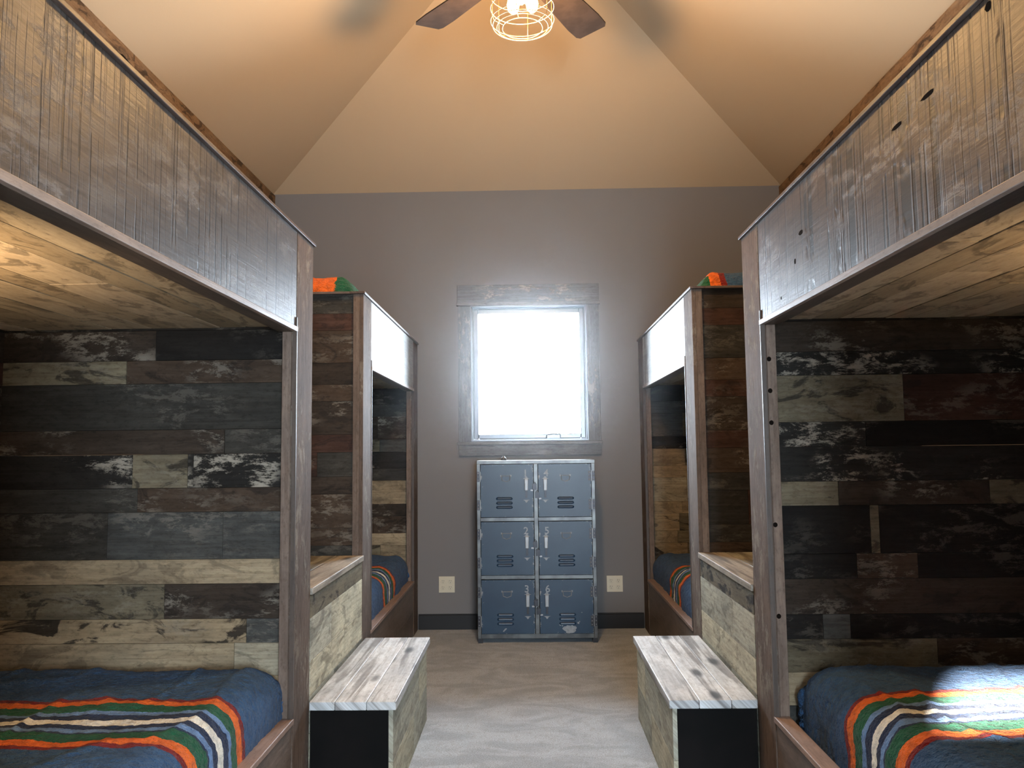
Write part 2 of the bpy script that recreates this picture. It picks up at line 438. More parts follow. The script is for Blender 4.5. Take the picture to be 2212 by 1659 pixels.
# ------------------------------------------------------------------ bunk beds
CED = (.215, .165, .135)
def bunk(s, y0, y1, label, far_spec, near_spec, saw_col, deck_cols):
    """s = side, y0..y1 overall; posts .243 deep"""
    t = thing('bunk_bed', label, 'bunk bed', (s*1.6, y0, 0), 'plank bunk beds along both walls')
    inv = Matrix.Translation((-s*1.6, -y0, 0))
    def ch(name, bm, mat, **k):
        o = new(name, bm, mat, t, **k); o.matrix_parent_inverse = inv; return o
    p0, p1 = y0+.243, y1-.243
    zc0, zc1 = 2.4235, 2.4375
    # corner posts on the room side
    for a, b, inner in ((y0, p0, p0), (p1, y1, p1)):
        bm = B()
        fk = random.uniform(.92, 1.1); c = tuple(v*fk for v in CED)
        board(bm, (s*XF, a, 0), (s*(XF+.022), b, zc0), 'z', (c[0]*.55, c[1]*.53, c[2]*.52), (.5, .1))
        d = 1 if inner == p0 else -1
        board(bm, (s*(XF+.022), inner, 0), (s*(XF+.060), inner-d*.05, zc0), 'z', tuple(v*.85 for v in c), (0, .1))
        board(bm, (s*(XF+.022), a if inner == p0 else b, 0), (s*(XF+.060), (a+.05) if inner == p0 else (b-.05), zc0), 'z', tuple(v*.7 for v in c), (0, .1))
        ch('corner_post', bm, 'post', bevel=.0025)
        bm = B(); board(bm, (s*(XF-.004), inner+d*.002, .444), (s*XF+s*.014, inner+d*.010, 2.06), 'z', tuple(v*.35 for v in CED), (0, 0)); ch('edge_bead', bm, 'cedar')
    # fascia, lower trim, cap
    bm = B(); board(bm, (s*(XF+.002), p0+.001, 2.021), (s*(XF+.034), p1-.001, zc0-.001), 'y', saw_col, (.15, .1)); ch('fascia_board', bm, 'saw', bevel=.002)
    bm = B(); board(bm, (s*(XF-.006), p0, 2.0), (s*(XF+.012), p1, 2.021), 'y', (.25, .19, .155), (0, 0)); ch('lower_trim', bm, 'cedar', bevel=.002)
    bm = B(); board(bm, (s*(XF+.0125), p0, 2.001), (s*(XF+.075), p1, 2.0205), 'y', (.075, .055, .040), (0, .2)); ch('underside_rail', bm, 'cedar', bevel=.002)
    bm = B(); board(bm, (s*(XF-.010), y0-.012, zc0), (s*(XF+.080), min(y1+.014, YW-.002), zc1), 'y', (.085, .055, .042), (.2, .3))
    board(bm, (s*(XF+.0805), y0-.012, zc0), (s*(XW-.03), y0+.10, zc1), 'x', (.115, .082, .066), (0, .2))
    board(bm, (s*(XF+.0805), y1-.10, zc0), (s*(XW-.03), min(y1+.012, YW-.002), zc1), 'x', (.115, .082, .066), (0, .2))
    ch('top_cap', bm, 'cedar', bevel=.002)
    if s < 0 and y0 < 2:
        bm = B(); bmesh.ops.create_uvsphere(bm, u_segments=14, v_segments=8, radius=1)
        for v in bm.verts:
            v.co = Vector((v.co.x*.016, v.co.y*.050, v.co.z*.012*(1+.25*math.sin(7*v.co.y+3*v.co.x)))) + Vector((-XF-.012, 1.83, 2.443))
        ch('bark_knot', bm, 'hole', smooth=True)
    # plank end panels (faces both ways)
    bm = B(); hplanks(bm, 'y', 'x', s*(XF+.061), s*(XW-.003), ROWS, near_spec, .05, face=y0+.012)
    hplanks(bm, 'y', 'x', s*(XF+.061), s*(XW-.003), ROWS, None, .03, face=p0-.055, sign=-1)
    ch('end_panel', bm, 'plank')
    bm = B(); hplanks(bm, 'y', 'x', s*(XF+.061), s*(XW-.003), ROWS, far_spec, .05, face=p1+.047)
    hplanks(bm, 'y', 'x', s*(XF+.061), s*(XW-.003), ROWS, None, .03, face=min(y1-.012, YW-.002), sign=-1)
    ch('end_panel', bm, 'plank')
    bm = B(); hplanks(bm, 'x', 'y', p0-.05, p1+.045, ROWS[3:], None, .018, face=s*(XW-.024), sign=s); ch('wall_panel', bm, 'plank')
    # underside boards of the upper bunk, running lengthwise
    bm = B(); x = XF+.077; i = 0
    while x < XW-.03:
        x2 = min(XW-.026, x + (.15, .11, .19, .10, .17, .13, .20, .12, .15)[i % 9]); c = deck_cols[i % len(deck_cols)]
        cut = p0 + (p1-p0)*(.35, .8, .55, .2, .65)[i % 5]
        for a, b in ((p0-.05, cut), (cut, p1+.045)):
            board(bm, (s*(x+.0025), a+.0006, 2.028+random.uniform(0, .003)), (s*(x2-.0025), b-.0006, 2.056), 'y', (lambda fk: tuple(v*fk for v in c))(random.uniform(.8, 1.2)), (.0, .5))
        x = x2; i += 1
    ch('upper_deck', bm, 'deck')
    # lower rail and platform
    bm = B()
    board(bm, (s*(XF+.004), p0+.001, 0), (s*(XF+.028), p1-.001, .200), 'y', tuple(v*.62 for v in CED), (.1, .2))
    board(bm, (s*(XF+.004), p0+.001, .201), (s*(XF+.028), p1-.001, .422), 'y', tuple(v*.7 for v in CED), (.1, .2))
    ch('bed_rail', bm, 'cedar', bevel=.002)
    bm = B(); board(bm, (s*(XF-.006), p0, .422), (s*(XF+.058), p1, .444), 'y', (.27, .19, .155), (0, 0)); ch('rail_cap', bm, 'cedar', bevel=.003)
    bm = B(); board(bm, (s*(XF+.029), p0-.04, .28), (s*(XW-.03), p1+.04, .30), 'y', (.15, .12, .09)); ch('mattress_platform', bm, 'plank')
    return t

OAK = [(.30, .245, .165), (.27, .215, .14), (.34, .275, .19), (.24, .19, .125), (.38, .31, .215)]
LF = [[(0, 'black')], [(0, 'black')], [(0, 'black')], [(0, 'black'), (.45, 'bark')],
      [(0, 'brown'), (.55, 'olive')], [(0, 'dgrey')], [(0, 'dgrey'), (.205, 'bark')], [(0, 'peel'), (.31, 'peel'), (.33, 'olive'), (.52, 'peel')],
      [(0, 'brown'), (.5, 'dgrey')], [(0, 'slate'), (.205, 'slate'), (.6, 'dgrey')], [(0, 'tan')], [(0, 'bark'), (.40, 'olive')],
      [(0, 'slate'), (.12, 'tan2')], [(0, 'pale'), (.16, 'tan')], [(0, 'tan2')], [(0, 'tan')], None, None]
RF = [[(0, 'black')], [(0, 'black')], [(0, 'black')], [(0, 'bark')], [(0, 'peel')], [(0, 'olive'), (.432, 'red')],
      [(0, 'peel'), (.3, 'black')], [(0, 'peel')], [(0, 'olive'), (.2, 'bark'), (.7, 'olive')], [(0, 'black'), (.3, 'olive'), (.33, 'black')],
      [(0, 'black'), (.25, 'brown'), (.45, 'black')], [(0, 'bark')], [(0, 'black'), (.13, 'slate'), (.22, 'black')], [(0, 'olive'), (.5, 'brown')],
      [(0, 'tan')], None, None, None]
NB = ('brown', 'bark', 'red', 'dgrey')
def nearspec(seed):
    r = random.Random(seed); out = []
    for i in range(18):
        k = r.choice(('bark', 'dgrey', 'red', 'brown')); sp = [(0, k)]
        if r.random() < .6: sp.append((r.uniform(.12, .6), r.choice(('brown', 'bark', 'red', 'black'))))
        out.append(sp)
    return out
def farspec(seed):
    r = random.Random(seed); base = ['black', 'black', 'dgrey', 'dgrey', 'slate', 'olive', 'peel', 'dgrey', 'dgrey', 'tan', 'bark', 'slate', 'slate', 'tan', 'pale', 'tan', 'olive', 'tan']
    base = (['black', 'black', 'black', 'black', 'dgrey', 'bark', 'slate', 'peel', 'dgrey', 'tan', 'bark', 'brown', 'tan', 'tan', 'tan', 'tan', 'tan', 'tan'] if seed == 3 else
            ['black', 'black', 'black', 'black', 'slate', 'slate', 'peel', 'tan', 'tan', 'pale', 'tan', 'tan2', 'tan', 'tan2', 'tan', 'tan', 'tan', 'tan'])
    return [[(0, k), (r.uniform(.15, .35), r.choice((k, 'brown', 'olive')))] for k in base]
bunk(-1, 1.135, 3.516, 'near left plank bunk bed, grey-brown lengthwise fascia, warmly lit oak underside', LF, None, (.066, .052, .044), OAK)
bunk(1, 1.19, 3.516, 'near right plank bunk bed, reddish-brown fascia with nail holes and dark knots', RF, None, (.080, .053, .040), OAK[::-1])
bunk(-1, 4.610, 6.886, 'far left plank bunk bed beside the window, behind the left wooden steps', farspec(3), nearspec(1), (.30, .29, .27), OAK)
bunk(1, 4.610, 6.886, 'far right plank bunk bed beside the window, behind the right wooden steps', farspec(9), nearspec(2), (.30, .29, .27), OAK)
bunks = [o for o in C.objects if o.name.startswith('bunk_bed')]
def hole(parent, loc, rx, rz, axis='x', nm='nail_hole'):
    bm = B(); n = 12
    v = [bm.verts.new((loc[0], loc[1]+rx*math.cos(2*PI*k/n)*(1+.2*math.sin(5*k)), loc[2]+rz*math.sin(2*PI*k/n)) if axis == 'x' else
                      (loc[0]+rx*math.cos(2*PI*k/n), loc[1], loc[2]+rz*math.sin(2*PI*k/n))) for k in range(n)]
    f = bm.faces.new(v); r = bmesh.ops.extrude_face_region(bm, geom=[f])
    off = Vector((math.copysign(.003, loc[0]), 0, 0)) if axis == 'x' else Vector((0, .003, 0))
    bmesh.ops.translate(bm, verts=[g for g in r['geom'] if isinstance(g, bmesh.types.BMVert)], vec=off)
    bmesh.ops.recalc_face_normals(bm, faces=bm.faces)
    o = new(nm, bm, 'hole', parent); o.matrix_parent_inverse = Matrix.Translation(-parent.location); return o
for y, z, a, b_ in ((2.76, 2.245, .022, .008), (2.83, 2.16, .008, .010), (2.02, 2.32, .030, .006), (1.86, 2.33, .034, .006), (1.60, 2.40, .012, .010), (3.00, 2.06, .005, .006)):
    hole(bunks[1], (XF+.0012, y, z), a, b_, nm='knot_hole')
for z in (1.86, 1.73, 1.60, 1.19, .83): hole(bunks[1], (XF+.030, 3.2722, z), .009, .010, 'y', nm='screw_hole')

# ------------------------------------------------------------------ mattresses and blankets
def wrap(s_, half, r):
    """arc length -> (position, drop) over a rounded edge"""
    a = abs(s_); sg = 1 if s_ > 0 else -1; flat = half - r
    if a <= flat: return s_, 0.0
    t = (a-flat)/r
    if t < PI/2: return sg*(flat + r*math.sin(t)), r*(1-math.cos(t))
    return sg*half, r + (a-flat-r*PI/2)
def bedding(s, x0, x1, y0, y1, zb, zt, hang, band, mlabel, blabel, seed, axis='y', r=.09, bumps=(), flip=False):
    cx, cy = s*(x0+x1)/2, (y0+y1)/2; hx, hy = (x1-x0)/2, (y1-y0)/2
    bm = B(); box(bm, (cx-hx+.035, y0+.035, zb), (cx+hx-.035, y1-.035, zt-.05))
    bmesh.ops.bevel(bm, geom=bm.edges[:], offset=.05, segments=3, affect='EDGES', profile=.5)
    tag(new('mattress', bm, 'sheet', smooth=True), mlabel, 'mattress', 'mattresses under the striped blankets')
    lx, ly = hx - r + r*PI/2 + hang, hy - r + r*PI/2 + hang
    st = .0085 if y0 < 2 and zb < 1 else .0125; nx, ny = int(2*lx/st), int(2*ly/st)
    bm = B(); uvl = bm.loops.layers.uv.verify(); G = []
    for i in range(nx+1):
        row = []
        for j in range(ny+1):
            u, v = -lx + 2*lx*i/nx, -ly + 2*ly*j/ny
            px, dx = wrap(u, hx, r); py, dy = wrap(v, hy, r)
            d = max(dx, dy) if min(dx, dy) > r else math.hypot(dx, dy)
            d = min(d, max(dx, dy) + .03)
            X, Y, Z = cx+px, cy+py, zt - d
            q = Vector((X, Y, Z))
            n1 = noise.noise(q*3.1 + Vector((seed, 0, 0))); n2 = noise.noise(q*9 + Vector((0, seed, 0))); n3 = noise.noise(q*38) + .7*noise.noise(q*75)
            top_ = max(0, 1 - d/.10)
            amp = .014*n1 + .007*n2 + .0030*n3
            Z += amp*(.4+.6*top_)
            rid = abs(noise.noise(Vector((X*4.5+seed, Y*1.6, seed)))); Z += .009*max(0, .12-rid)/.12*top_
            if d > r*.6:
                o_ = (.012*n1 + .008*n2 + .003*n3)
                if dx > dy: X += o_*(1 if px > 0 else -1)
                else: Y += o_*(1 if py > 0 else -1)
            for bx, by, br, bh in bumps:
                rr = math.hypot((X-bx), (Y-by))/br
                if rr < 1: Z += bh*(1-rr*rr)**2
            Z = max(Z, zb+.004)
            row.append((bm.verts.new((X, Y, Z)), u, v))
        G.append(row)
    for i in range(nx):
        for j in range(ny):
            q4 = [G[i][j], G[i+1][j], G[i+1][j+1], G[i][j+1]]
            f = bm.faces.new([k[0] for k in q4])
            for l, (vt, u, v) in zip(f.loops, q4):
                if axis == 'y':
                    sk = .10*(-s*u/ lx)*0 ; y_ = cy + v + .035*math.sin(3*(s*u)+seed)
                    k = (band[1] - y_)/(band[1]-band[0])
                    if len(band) > 2 and y_ < band[2]+.3: k = (band[3]-y_)/(band[3]-band[2])
                else:
                    e_ = s*u + lx            # distance from the room-side hem
                    k = 1 - (e_-band[0])/(band[1]-band[0])
                    k = 1-k
                l[uvl].uv = (max(-.24, min(1.2, k)), 0)
    o = new('blanket', bm, 'plush', smooth=True)
    sd = o.modifiers.new('thickness', 'SOLIDIFY'); sd.thickness = .018; sd.offset = -1
    tag(o, blabel, 'blanket', 'striped plush blankets')
x0, x1 = XF+.045, XW-.035
bedding(-1, x0, x1, 1.40, 3.29, .30, .66, .17, (2.37, 2.83), 'mattress in the lower left near bunk, under the blue blanket', 'blue plush blanket with orange, green and white stripes, lower left near bunk', 1.3, r=.12)
bedding(1, XF+.105, x1, 1.50, 3.27, .30, .66, .17, (2.41, 2.86), 'mattress in the lower right near bunk, under the sunlit blanket', 'blue striped plush blanket with a bright sun patch, lower right near bunk', 4.1, r=.12)
bedding(-1, x0, x1, 4.85, 6.66, .30, .66, .17, (5.50, 5.95), 'mattress in the lower far left bunk beside the window', 'blue striped plush blanket on the lower far left bunk', 7.7, r=.12)
bedding(1, x0, x1, 4.85, 6.66, .30, .66, .17, (5.45, 5.90, 4.30, 4.72), 'mattress in the lower far right bunk beside the window', 'blue striped plush blanket on the lower far right bunk', 2.2, r=.12)
bedding(-1, XF+.10, x1, 4.80, 6.65, 2.058, 2.585, .03, (-1.3, .50), 'mattress on the upper far left bunk', 'orange and green striped blanket edge atop the far left bunk', 5.2, axis='x', r=.14)
bedding(1, XF+.10, x1, 4.80, 6.65, 2.058, 2.580, .03, (-.406, .264), 'mattress on the upper far right bunk', 'navy blanket with orange edge atop the far right bunk', 9.2, axis='x', r=.14)
bedding(1, XF+.095, x1, 1.42, 3.2, 2.058, 2.50, .03, (-.9, -.4), 'mattress on the upper near right bunk', 'dark blanket peeking over the top rail of the near right bunk', 6.6, axis='x', r=.10,
        bumps=((1.10, 1.50, .24, .17), (1.10, 1.80, .12, .04)))

# ------------------------------------------------------------------ wooden steps between the bunks
def steps(s, lab_lo, lab_hi):
    g = 'wooden steps between the bunks'
    t = thing('step_bench', lab_lo, 'bench', (s*.76, 4.05, 0), g); inv = Matrix.Translation((-s*.76, -4.05, 0))
    def ch(nm, bm, mat, par=t, iv=inv, **k):
        o = new(nm, bm, mat, par, **k); o.matrix_parent_inverse = iv; return o
    ya, yb = 3.470, 4.640
    bm = B()
    ws = ((.575, .700), (.7015, .835), (.8365, XF-.012)); cc = ((.52, .55, .57), (.62, .66, .69), (.52, .55, .57))
    for (a, b_), c in zip(ws, cc): board(bm, (s*a, ya, .412), (s*b_, yb, .4475), 'y', c, (0, .15))
    ch('bench_top', bm, 'bench', bevel=.003)
    bm = B()
    for z0, z1, sp in ((.0, .19, [(0, 'step2'), (.55, 'step1')]), (.191, .411, [(0, 'step1'), (.72, 'step2')])):
        for j, (f, k) in enumerate(sp):
            fe = sp[j+1][0] if j+1 < len(sp) else 1; c, b_ = tone(k)
            board(bm, (s*.592, ya+.03+(yb-ya-.05)*f, z0), (s*.612, ya+.03+(yb-ya-.05)*fe-.0015, z1), 'y', c, (0, .25))
    ch('side_panel', bm, 'plank', bevel=.0015)
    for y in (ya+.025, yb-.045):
        bm = B(); board(bm, (s*.613, y, 0), (s*(XF-.012), y+.02, .411), 'x', (.05, .045, .04)); ch('end_board', bm, 'shade_wood')
    t2 = thing('step_box', lab_hi, 'storage box', (s*1.58, 4.06, 0), g); iv2 = Matrix.Translation((-s*1.58, -4.06, 0))
    y0, y1 = 3.525, 4.603
    bm = B(); xs = (XF-.010, 1.10, 1.30, 1.52, 1.76, 1.98, XW-.004)
    for i, (a, b_) in enumerate(zip(xs, xs[1:])):
        board(bm, (s*a, y0, .884), (s*(b_-.001), y1, .914), 'y', (.33-.02*(i % 2), .30, .25), (0, .2))
    ch('box_lid', bm, 'bench', t2, iv2, bevel=.003)
    bm = B(); rows = [(.883, .785, 'olive', .0), (.784, .600, 'step1', .35), (.599, .455, 'step2', .6), (.454, .30, 'step1', .4), (.299, .10, 'step2', .5), (.099, 0, 'olive', .5)]
    for z1, z0, k, f in rows:
        for j, (a, b_) in enumerate(((0, f), (f, 1)) if f else ((0, 1),)):
            c, bl = tone(k if j == 0 else random.choice(('step1', 'step2'))); fk = random.uniform(.78, 1.05)
            board(bm, (s*XF, y0+(y1-y0)*a, z0), (s*(XF+.022), y0+(y1-y0)*b_-.0025, z1-.0015), 'y', tuple(v*fk for v in c), (.15, .4 if k != 'olive' else .9))
    ch('front_panel', bm, 'plank', t2, iv2, bevel=.0012)
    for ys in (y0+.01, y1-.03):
        bm = B(); board(bm, (s*(XF+.05), ys, 0), (s*(XW-.01), ys+.02, .883), 'x', (.06, .05, .04)); ch('box_side', bm, 'shade_wood', t2, iv2)
steps(-1, 'low knotty grey plank bench on the carpet, left side', 'taller pale plank step box between the two left bunks')
steps(1, 'low knotty grey plank bench on the carpet, right side', 'taller pale plank step box between the two right bunks')

# ------------------------------------------------------------------ locker cabinet
LX0, LX1, LY, LZ0, LZ1 = -.417, .520, 6.395, .0, 1.420
LC = Vector(((LX0+LX1)/2, LY, 0))
lk = thing('locker_cabinet', 'dark blue metal locker cabinet with six numbered doors below the window', 'locker', LC)
W2 = (LX1-LX0)/2
def lch(nm, bm, mat, par=lk, **k): return new(nm, bm, mat, par, **k)
bm = B(); dep = .46
box(bm, (-W2, 0, .035), (-W2+.028, dep, LZ1-.028)); box(bm, (W2-.028, 0, .035), (W2, dep, LZ1-.028))
box(bm, (-W2, 0, LZ1-.028), (W2, dep, LZ1)); box(bm, (-W2+.028, 0, .035), (W2-.028, dep, .070))
box(bm, (-.016, 0, .07), (.016, dep, LZ1-.028))
box(bm, (-W2+.028, dep-.01, .07), (W2-.028, dep, LZ1-.028))
DH = (LZ1-.028-.070-.060)/3
zs = [LZ1-.028-DH, LZ1-.028-2*DH-.030]
for z in zs:
    box(bm, (-W2+.028, 0, z-.030), (-.016, dep, z)); box(bm, (.016, 0, z-.030), (W2-.028, dep, z))
lch('locker_frame', bm, 'steel', bevel=.002)
for x in (-W2+.02, W2-.02):
    for y in (.02, dep-.03):
        bm = B(); box(bm, (x-.018, y-.018, 0), (x+.018, y+.018, .035)); lch('foot', bm, 'dark_steel')
def text_mesh(ch_, size):
    cu = bpy.data.curves.new('number', 'FONT'); cu.body = ch_; cu.size = size; cu.extrude = .0006; cu.offset = size*.014
    cu.align_x = 'CENTER'; cu.align_y = 'CENTER'
    o = bpy.data.objects.new('tmp', cu); C.objects.link(o)
    bpy.context.view_layer.update()
    me = bpy.data.meshes.new_from_object(o.evaluated_get(bpy.context.evaluated_depsgraph_get()))
    bpy.data.objects.remove(o); return me
DW = W2 - .028 - .016
for col in (0, 1):
    for r in range(3):
        sg = -1 if col == 0 else 1
        cx_ = sg*(.016 + DW/2); ztop = LZ1-.028 - r*(DH+.030); cz_ = ztop - DH/2
        hw, hh = DW/2-.004, DH/2-.004
        # door with pressed louvers
        bm = B(); box(bm, (-hw, -.012, -hh), (hw, .0, hh))
        for k in range(3):
            z = -.062 - k*.034; lx = -sg*0 + (-.022 if col == 0 else .006)
            L_ = .066
            prof = [(-.0110, .0), (-.0125, .004), (-.0145, .009), (-.0115, .0135), (.0, .0150)]
            n = len(prof); ringsL = []
            for xx, sc in ((-L_, .05), (-L_+.006, .75), (-L_+.014, 1), (L_-.014, 1), (L_-.006, .75), (L_, .05)):
                ringsL.append([bm.verts.new((lx+xx, -.0105 - py*sc*1.15, z+pz*(.3+.7*sc))) for pz, py in ((.013, 0), (.010, .006), (.004, .0105), (-.003, .012), (-.010, .010), (-.012, 0))])
            for A, B_ in zip(ringsL, ringsL[1:]):
                for a in range(6): bm.faces.new((A[a], A[(a+1) % 6], B_[(a+1) % 6], B_[a]))
            bm.faces.new(ringsL[0]); bm.faces.new(ringsL[-1])
        bmesh.ops.recalc_face_normals(bm, faces=bm.faces)
        d = lch('door', bm, 'paint', bevel=.0015); d.location = (cx_, 0, cz_)
        # number
        num = str(r+1+3*col); me = text_mesh(num, .078); me.materials.append(M['stencil'])
        no = bpy.data.objects.new('door_number', me); C.objects.link(no); no.parent = d; no.rotation_euler = (PI/2, 0, 0)
        no.location = (-sg*(hw-.062), -.0130, hh-.072)
        nx_ = -sg*(hw-.055)
        # lever handle: top plate, channel, tip
        bm = B(); box(bm, (nx_-.014, -.030, hh-.205), (nx_+.014, -.022, hh-.120)); box(bm, (nx_-.014, -.030, hh-.150+.030), (nx_+.014, -.012, hh-.112))
        box(bm, (nx_-.014, -.034, hh-.205), (nx_-.009, -.012, hh-.150)); box(bm, (nx_+.009, -.034, hh-.205), (nx_+.014, -.012, hh-.150))
        hd = new('handle', bm, 'bright_steel', d, bevel=.002)
        bm = B(); box(bm, (nx_-.008, -.024, hh-.262), (nx_+.008, -.012, hh-.205)); new('handle_shaft', bm, 'dark_steel', d)
        bm = B()
        for (zc_, up) in ((hh-.108, 1), (hh-.285, -1)):
            v = [bm.verts.new((nx_+a, -.0125, zc_+b_*up)) for a, b_ in ((-.028, -.006), (.028, -.006), (.012, .0), (.004, .014), (-.004, .016), (-.012, .002))]
            f = bm.faces.new(v); e_ = bmesh.ops.extrude_face_region(bm, geom=[f]); bmesh.ops.translate(bm, verts=[g_ for g_ in e_['geom'] if isinstance(g_, bmesh.types.BMVert)], vec=(0, -.0015, 0))
        bmesh.ops.recalc_face_normals(bm, faces=bm.faces); islands('bare_metal_mark', bm, 'stencil', d)
        # card holder
        kx = (-.008 if col == 0 else .006)
        bm = B(); zc_ = hh-.090
        tube(bm, [(kx-.036, -.016, zc_), (kx+.036, -.016, zc_)], .0022, 6)
        for q_ in (-1, 1):
            tube(bm, [(kx+q_*.034, -.016, zc_+.004), (kx+q_*.031, -.016, zc_-.034)], .0035, 6); box(bm, (kx+q_*.034-.003, -.0145, zc_-.006), (kx+q_*.034+.010*q_, -.012, zc_+.008))
        tube(bm, [(kx-.031, -.016, zc_-.034), (kx-.012, -.016, zc_-.040), (kx, -.016, zc_-.046), (kx+.012, -.016, zc_-.040), (kx+.031, -.016, zc_-.034)], .0025, 6)
        new('card_holder', bm, 'stencil', d)
        # hinges at the outer edge
        for hz in (hh-.095, -hh+.095):
            bm = B(); hx_ = sg*(hw+.004)
            box(bm, (hx_-.003, -.018, hz-.042), (hx_+.003, -.012, hz+.042))
            h_ = new('hinge', bm, 'bright_steel', d, bevel=.001)
            bm = B()
            box(bm, (hx_-.026, -.0150, hz-.040), (hx_-.004, -.012, hz+.040)); box(bm, (hx_+.004, -.0035, hz-.040), (hx_+.026, -.0005, hz+.040))
            islands('hinge_leaf', bm, 'dark_steel', d)
            bm = B()
            for zz in (-.028, 0, .028):
                for xx, yy in ((-.016, -.015), (.016, -.0035)): lathe(bm, [(.0045, yy), (.004, yy-.002), (.001, yy-.0032)], (hx_+xx, 0, hz+zz), 8, 'y')
            islands('rivet', bm, 'bright_steel', d)
        # hasp and padlock on the centre stile
        lx_ = -sg*(hw+.004+.006); lz_ = (.030 if col == 0 else -.035)
        bm = B(); box(bm, (lx_-.016, -.024, lz_-.024), (lx_+.016, -.008, lz_+.024)); tube(bm, [(lx_+.008*math.cos(a), -.016, lz_+.024+.012*math.sin(a)) for a in [PI*k/6 for k in range(7)]], .0025, 6)
        new('latch', bm, 'dark_steel', d, bevel=.002)
        bm = B(); box(bm, (-sg*(hw-.012)-.010, -.016, lz_-.034), (-sg*(hw-.012)+.010, -.012, lz_-.022)); new('hasp', bm, 'bright_steel', d)
        if num == '6':
            bm = B(); rr = random.Random(5)
            v = [bm.verts.new((.02+(.052+rr.uniform(-.014, .010))*math.cos(2*PI*k/22), -.0125, -hh+.036+(.033+rr.uniform(-.010, .005))*math.sin(2*PI*k/22))) for k in range(22)]
            f = bm.faces.new(v); e_ = bmesh.ops.extrude_face_region(bm, geom=[f]); bmesh.ops.translate(bm, verts=[g_ for g_ in e_['geom'] if isinstance(g_, bmesh.types.BMVert)], vec=(0, -.0008, 0))
            for px_, pz_, w_ in ((-.052, .066, .010), (-.034, .062, .008), (.088, .080, .009), (.098, .090, .006), (.118, .160, .004), (-.07, .01, .003)):
                v = [bm.verts.new((px_+w_*rr.uniform(.5, 1.1)*math.cos(2*PI*k/9), -.0132, -hh+pz_+w_*1.2*rr.uniform(.5, 1.1)*math.sin(2*PI*k/9))) for k in range(9)]
                bm.faces.new(v)
            bmesh.ops.recalc_face_normals(bm, faces=bm.faces); islands('bare_metal_mark', bm, 'stencil', d)
        if num == '3':
            bm = B(); v = [bm.verts.new((a, -.0130, -hh+b_)) for a, b_ in ((-.045, .018), (-.035, .016), (-.012, .038), (-.016, .044), (-.028, .040))]
            bm.faces.new(v); islands('bare_metal_mark', bm, 'stencil', d)
bm = B(); lathe(bm, [(.022, 0), (.024, .006), (.023, .018), (.015, .024), (.010, .030), (.009, .036)], (0, 0, 0), 20); kn = new('metal_cap', bm, 'steel', smooth=True)
kn.location = (-.205, 6.50, LZ1); tag(kn, 'small round metal cap on top of the locker cabinet', 'cap')

# ------------------------------------------------------------------ outlets
def outlet(x, z, lab):
    t = thing('wall_outlet', lab, 'outlet', (x, YW, z), 'ivory outlets beside the locker')
    bm = B(); box(bm, (-.068, -.006, -.068), (.068, 0, .068)); new('cover_plate', bm, 'ivory', t, bevel=.003)
    for a in (-.031, .031):
        for b_ in (-.026, .026):
            bm = B(); lathe(bm, [(.019, -.006), (.019, -.0085), (.017, -.0095)], (a, 0, b_), 20, 'y'); r_ = new('receptacle', bm, 'ivory', t)
            bm = B(); box(bm, (a-.0085, -.0100, b_+.002), (a-.0055, -.0094, b_+.011)); box(bm, (a+.0055, -.0100, b_+.002), (a+.0085, -.0094, b_+.010)); lathe(bm, [(.003, -.0094), (.003, -.0100)], (a, 0, b_-.008), 8, 'y')
            islands('slot', bm, 'slot', r_)
outlet(-.711, .372, 'ivory four-socket wall outlet left of the blue locker')
outlet(.711, .367, 'ivory four-socket wall outlet right of the blue locker')

# ------------------------------------------------------------------ ceiling fan with caged lamp
FC = Vector((-.004, 3.83, 0))
fan = thing('ceiling_fan', 'dark bladed ceiling fan with a glowing brass wire cage lamp', 'ceiling fan', (FC.x, FC.y, 3.90))
def fch(nm, bm, mat, par=fan, **k): return new(nm, bm, mat, par, **k)
bm = B(); lathe(bm, [(.012, .12), (.012, .88)], seg=12); fch('downrod', bm, 'black')
bm = B(); lathe(bm, [(.02, .86), (.06, .88), (.075, .96), (.03, 1.0)]); fch('canopy', bm, 'black', smooth=True)
bm = B(); lathe(bm, [(.04, -.02), (.11, 0), (.13, .04), (.12, .09), (.05, .12), (.02, .14)]); fch('motor_housing', bm, 'black', smooth=True)
for k in range(5):
    an = math.radians(60 + 72*k); d = Vector((math.cos(an), math.sin(an), 0)); n_ = Vector((-d.y, d.x, 0))
    bm = B(); secs = []
    for rr, wd in ((.20, .060), (.26, .072), (.45, .085), (.70, .098), (.80, .095), (.825, .080)):
        tw = .18; secs.append([bm.verts.new(d*rr + n_*(a*wd) + Vector((0, 0, .05 - a*wd*tw + h_))) for a, h_ in ((-1, 0), (1, 0), (1, .008), (-1, .008))])
    for A, B_ in zip(secs, secs[1:]):
        for i in range(4): bm.faces.new((A[i], A[(i+1) % 4], B_[(i+1) % 4], B_[i]))
    bm.faces.new(secs[0][::-1]); bm.faces.new(secs[-1]); bmesh.ops.recalc_face_normals(bm, faces=bm.faces)
    bl_ = fch('fan_blade', bm, 'fanblade')
    bm = B(); tube(bm, [d*.10 + Vector((0, 0, .05)), d*.26 + Vector((0, 0, .048))], .012); new('blade_bracket', bm, 'black', bl_)
bm = B()
R_ = .158
def circ(r, z, tilt=0): return [(r*math.cos(2*PI*k/40), r*math.sin(2*PI*k/40), z + tilt*math.sin(2*PI*k/40+.6)) for k in range(40)]
for z in (-.06, -.13, -.20, -.265): tube(bm, circ(R_, z, .004), .0016, 6, True)
tube(bm, circ(.148, -.290), .0020, 6, True); tube(bm, circ(.128, -.300), .0016, 6, True); tube(bm, circ(.100, -.306), .0016, 6, True)
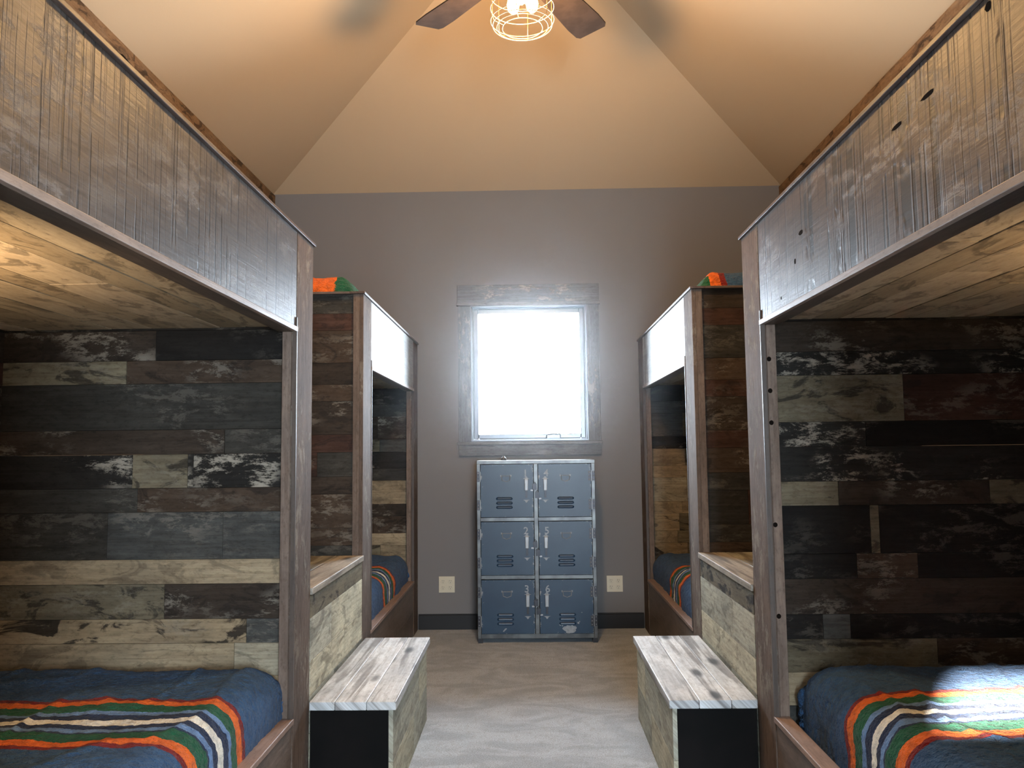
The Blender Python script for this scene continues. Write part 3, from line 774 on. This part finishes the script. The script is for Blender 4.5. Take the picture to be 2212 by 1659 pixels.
for k in range(6):
    a = 2*PI*k/6 + .35; c_, s_ = math.cos(a), math.sin(a)
    tube(bm, [(.06*c_, .06*s_, -.02), (R_*c_, R_*s_, -.05), (R_*c_, R_*s_, -.265), (.148*c_, .148*s_, -.290), (.100*c_, .1*s_, -.306)], .0017, 6)
cage = fch('lamp_cage', bm, 'brass')
bm = B(); lathe(bm, [(.05, -.02), (.055, -.05), (.02, -.075), (.015, -.085)]); fch('lamp_socket', bm, 'black', smooth=True)
for k in range(3):
    a = 2*PI*k/3 + .45; c_ = Vector((.055*math.cos(a), .055*math.sin(a), 0))
    bm = B(); lathe(bm, [(.010, -.085), (.013, -.10), (.026, -.135), (.032, -.165), (.026, -.195), (.008, -.212)], c_, 16); fch('bulb', bm, 'bulb', smooth=True)
    l = light('bulb_light', 'POINT', FC + c_ + Vector((0, 0, 3.90-.225)), 56, (1, .60, .25), shadow_soft_size=.10); 

# ------------------------------------------------------------------ unseen lamps added inside the near bunks to brighten them
def added_bunk_lamp(s, y, lab, e):
    t = thing('added_bunk_lamp', lab, 'lamp', (s*1.75, y, 1.45), 'unseen lamps added to light the near bunks')
    bm = B(); lathe(bm, [(.04, 0), (.04, .012)], (0, 0, 0), 20, 'y'); new('wall_plate', bm, 'black', t)
    bm = B(); tube(bm, [(0, .01, 0), (0, .07, .0), (0, .10, .03)], .008); new('lamp_arm', bm, 'black', t)
    bm = B(); lathe(bm, [(.022, .03), (.05, .11)], (0, .10, 0), 20); sh = new('lamp_shade', bm, 'black', t)
    o = light('added_bunk_light', 'SPOT', (s*1.75, y+.10, 1.45+.13), e, (1, .70, .40), spot_size=2.0, spot_blend=.8, shadow_soft_size=.04)
    o.rotation_euler = (Vector((-s*.05, .50, 1.0))).to_track_quat('-Z', 'Y').to_euler()
added_bunk_lamp(-1, 1.357, 'unseen black lamp added to light the near left lower bunk', 210)
added_bunk_lamp(1, 1.464, 'unseen black lamp added to light the near right lower bunk', 80)

# ------------------------------------------------------------------ faint haze added to imitate lens glare around the window
hm = bpy.data.materials.new('lens_glare_air'); hm.use_nodes = True; ht = hm.node_tree
ht.nodes.remove(ht.nodes['Principled BSDF'])
vs = ht.nodes.new('ShaderNodeVolumeScatter'); vs.inputs['Density'].default_value = GLARE_HAZE; vs.inputs['Anisotropy'].default_value = .82
hq = N(ht); hc = ht.nodes.new('ShaderNodeTexCoord').outputs['Object']; hs = hq.n('ShaderNodeSeparateXYZ'); ht.links.new(hc, hs.inputs[0])
ht.links.new(hq.math('MULTIPLY', hq.g(hs.outputs[2], .8, 2.3), GLARE_HAZE), vs.inputs['Density'])
ht.links.new(vs.outputs[0], ht.nodes['Material Output'].inputs['Volume'])
bm = B(); box(bm, (-.94, 4.7, .02), (.94, YW-.05, 3.75)); hz = new('glare_haze', bm, hm); hz['kind'] = 'stuff'; tag(hz, 'faint pale haze added as lens glare in front of the window', 'glare_haze')
